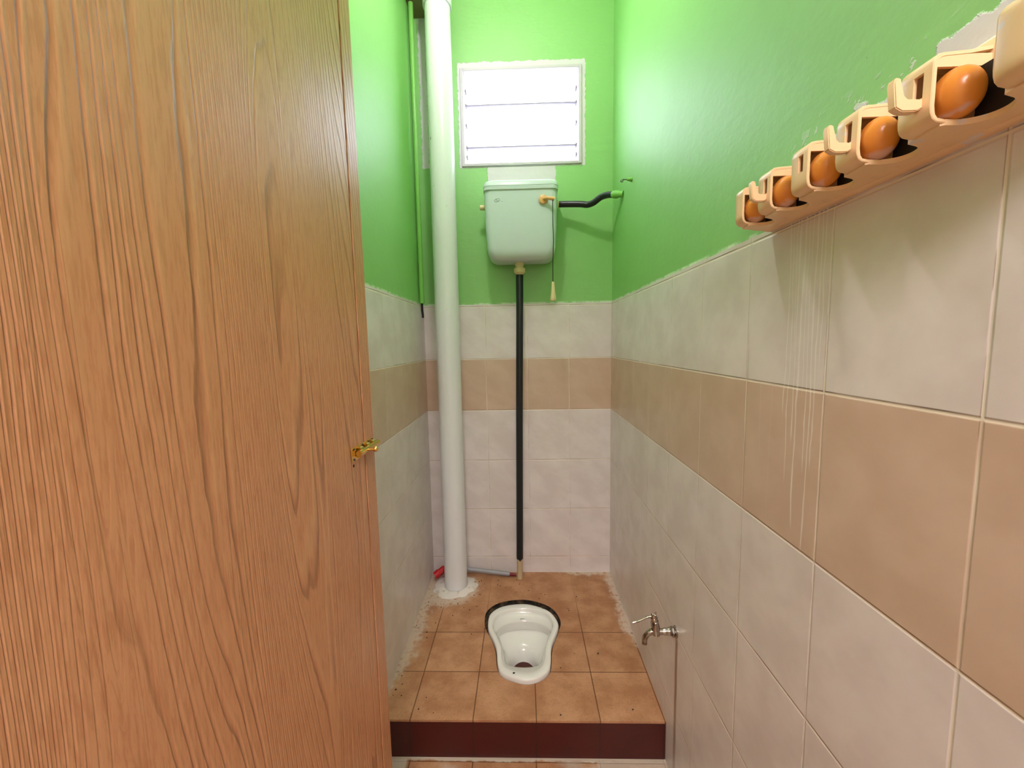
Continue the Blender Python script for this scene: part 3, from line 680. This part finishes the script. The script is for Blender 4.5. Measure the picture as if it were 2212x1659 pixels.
def bracket(i, slot):
    b = MB(); y0, y1 = Ys[i], Yn[i]; w_ = y0-y1
    outer_p = hookless_profile(0); th = 0.0032; inner_p = hookless_profile(th)
    if slot: ysec = [y0, y0-0.0018, y0-0.005, y1+0.018, y1+0.0085, y1+0.0008, y1]
    else: ysec = [y0, y0-0.0018, y0-0.005, y0-(w_*0.5), y1+0.0085, y1+0.0008, y1]
    ins = [0.0045, 0.0016, 0, 0, 0, 0, 0.0007]
    vo = [[b.bm.verts.new((x_, yy, z_)) for x_, z_ in hookless_profile(s_)] for yy, s_ in zip(ysec, ins)]
    vi = [[b.bm.verts.new((x_, yy, z_)) for x_, z_ in hookless_profile(max(th, s_+0.002))] for yy, s_ in zip([y0-th]+[y0-th-0.001]+ysec[2:], ins)]
    n_ = len(outer_p)
    for k_ in range(6):
        for j in range(n_-1):
            if slot and k_ == 3 and j == 7: continue
            b.face([vo[k_][j], vo[k_][j+1], vo[k_+1][j+1], vo[k_+1][j]]); b.face([vi[k_][j], vi[k_+1][j], vi[k_+1][j+1], vi[k_][j+1]])
    if slot:
        a_, c_ = 3, 4
        for (p_, q_) in (((a_, 7), (a_, 8)), ((a_, 8), (c_, 8)), ((c_, 8), (c_, 7)), ((c_, 7), (a_, 7))):
            b.face([vo[p_[0]][p_[1]], vo[q_[0]][q_[1]], vi[q_[0]][q_[1]], vi[p_[0]][p_[1]]])
    for j in range(n_-1): b.face([vo[6][j], vo[6][j+1], vi[6][j+1], vi[6][j]])
    b.face(vo[0]); b.face(list(reversed(vi[0])))
    # top band of the open side
    b.box((0.3618, y1+0.0004, 1.5235), (0.4085, y1+0.0034, 1.5335))
    o = b.build('ball_bracket', m_beige, mh, 40); o.location = -mh.location
    return o
def hook(i, par, ln=0.024):
    b = MB(); y = Yn[i]+0.0125; X0 = 0.3592
    if i == 1: y = Yn[i]+0.0135
    pr_ = [(0.001, -0.002), (-0.004, -0.0045), (-ln*0.72, -0.0045), (-ln, -0.001), (-ln-0.0025, 0.020), (-ln-0.001, 0.0245), (-ln+0.0035, 0.0235), (-ln+0.0060, 0.008), (-ln+0.010, 0.0045), (-0.006, 0.0045), (0.001, 0.006)]
    b.rings([[(X0+dx, y+s_, 1.4965+dz) for dx, dz in pr_] for s_ in (-0.0042, 0.0042)])
    es = [e for e in b.bm.edges]
    bmesh.ops.bevel(b.bm, geom=es, offset=0.0009, segments=2, affect='EDGES')
    o = b.build('folding_hook', m_beige, par, 50); return o
m_cav = Mat('black_notch_pad', (10, 8, 6), 0.7)  # black block filling the back of each notch
for i in range(6):
    br = bracket(i, i in (1, 2, 3, 4))
    if i in (1, 3, 4): hook(i, br, 0.020 if i == 1 else 0.023)
    if i < 5:
        b = MB(); b.ball((0.3815, Yn[i]+0.0005, 1.5010), (0.0175, 0.0180, 0.0215), 28, 16); o = b.build('roller_ball', m_ball, mh, 60); o.location = -mh.location; o['label'] = 'glossy orange roller ball'
        b = MB(); b.box((0.3965, Ys[i+1]+0.0003, 1.4728), (0.4085, Yn[i]-0.0005, 1.5215)); o = b.build('notch_pad', m_cav, mh, 30); o.location = -mh.location; o['label'] = 'black pad at the back of the notch'

# ------------------------------------------------------------------ brush behind the drain pipe
br = empty('long_handled_brush', (-0.19, 1.957, PZ)); tag(br, 'grey handled brush with red ends lying on the floor behind the drain pipe', 'brush')
m_grey = Mat('grey_pvc_handle', (142, 142, 144), 0.35); m_red = Mat('red_plastic', (190, 16, 24), 0.45); m_dred = Mat('dark_red_tip', (110, 16, 26), 0.5)
b = MB(); b.tube([(-0.385, 1.956, PZ+0.045), (-0.083, 1.945, PZ+0.0125)], 0.0112, 18); o = b.build('handle', m_grey, br); o.location = -br.location
b = MB(); b.tube([(-0.086, 1.9451, PZ+0.0128), (-0.064, 1.9445, PZ+0.0102), (-0.050, 1.944, PZ+0.0085)], [0.0078, 0.0078, 0.005], 14); o = b.build('end_cap', m_dred, br); o.location = -br.location; o['label'] = 'dark red end cap'
b = MB()
b.tube(smooth_path([(-0.380, 1.950, PZ+0.052), (-0.408, 1.935, PZ+0.050), (-0.432, 1.922, PZ+0.036), (-0.447, 1.912, PZ+0.024)], 5), [0.010]*5+[0.014]*5+[0.018]*5+[0.020], 16)
for k_ in range(5):
    b.tube(smooth_path([(-0.398-0.010*k_, 1.935-0.004*k_, PZ+0.066-0.009*k_), (-0.404-0.010*k_, 1.915-0.004*k_, PZ+0.050-0.008*k_), (-0.408-0.010*k_, 1.925, PZ+0.030-0.005*k_)], 4), 0.0042, 8)
o = b.build('brush_head', m_red, br); o.location = -br.location; o['label'] = 'red plastic brush head'

# ------------------------------------------------------------------ droppings scattered on the raised floor
m_drop = Mat('dark_dropping', (36, 20, 14), 0.8)
DP = [(-0.4468,1.2694),(-0.4493,1.2473),(-0.4209,1.2457),(-0.4314,1.2922),(-0.4435,1.3276),(-0.3358,1.2392),(-0.351,1.196),(-0.3005,1.1832),(0.1005,1.1783),(0.33,1.1997),(0.2634,1.4346),(0.1755,1.4343),(0.118,1.3658),(-0.406,1.5463),(-0.3986,1.5149),(-0.2242,1.5362),(-0.3179,1.6485),(-0.4496,1.6979),(-0.373,1.727),(-0.2214,1.7107),(-0.251,1.6854),(0.1798,1.6949),(0.1824,1.6824),(0.0562,1.765),(-0.2509,1.8947),(-0.231,1.8986),(-0.2019,1.8792),(-0.2273,1.864),(-0.1947,1.849),(-0.2432,1.7913),(-0.2157,1.7948),(-0.1387,1.8714),(-0.1249,1.8638),(-0.0998,1.8488),(-0.0735,1.8524),(-0.0486,1.8158),(0.0099,1.8265),(-0.034,1.8787),(-0.1365,1.9101),(-0.0479,1.9138),(0.0674,1.8014),(0.0842,1.7944),(0.3006,1.9286),(0.3154,1.8046),(-0.2557,1.6018),(-0.3819,1.6016),(-0.2776,1.7011),(-0.4426,1.74),(0.1662,1.925),(-0.2422,1.9183),(-0.2204,1.9064),(-0.3789,1.7043),(-0.458,1.5845),(0.227,1.7803),(-0.2711,1.7435),(-0.3094,1.7300)]
b = MB(); n = 10
b.rings([[(rx*math.cos(t)*0.0036, rx*math.sin(t)*0.0024, zz) for t in (2*PI*k_/n for k_ in range(n))] for rx, zz in ((0.75, 0.0001), (1.0, 0.0010), (0.8, 0.0021), (0.35, 0.0027))])
proto = b.build('dropping', m_drop, None, 60)
big = {0, 2, 8, 10, 13, 24, 25, 47}
for i, (xx, yy) in enumerate(DP):
    o = proto if i == 0 else proto.copy()
    if i: COL.objects.link(o)
    s_ = random.uniform(0.55, 0.95)*(1.45 if i in big else 1.0)
    o.location = (xx, yy, PZ); o.rotation_euler = (0, 0, random.uniform(0, PI)); o.scale = (s_, s_*random.uniform(0.8, 1.1), s_)
    tag(o, 'tiny dark dropping lying on the raised terracotta floor tiles', 'dropping', 'dark droppings scattered on the raised floor')
for (xx, yy, zz) in ((-0.0486, 1.3255, PZ+0.0135), (0.0700, 1.6780, PZ+0.0135)):
    o = proto.copy(); COL.objects.link(o); o.location = (xx, yy, zz); o.scale = (1.2, 1.4, 1.2)
    tag(o, 'dark dropping on the white rim of the squat pan', 'dropping', 'droppings on the pan rim')
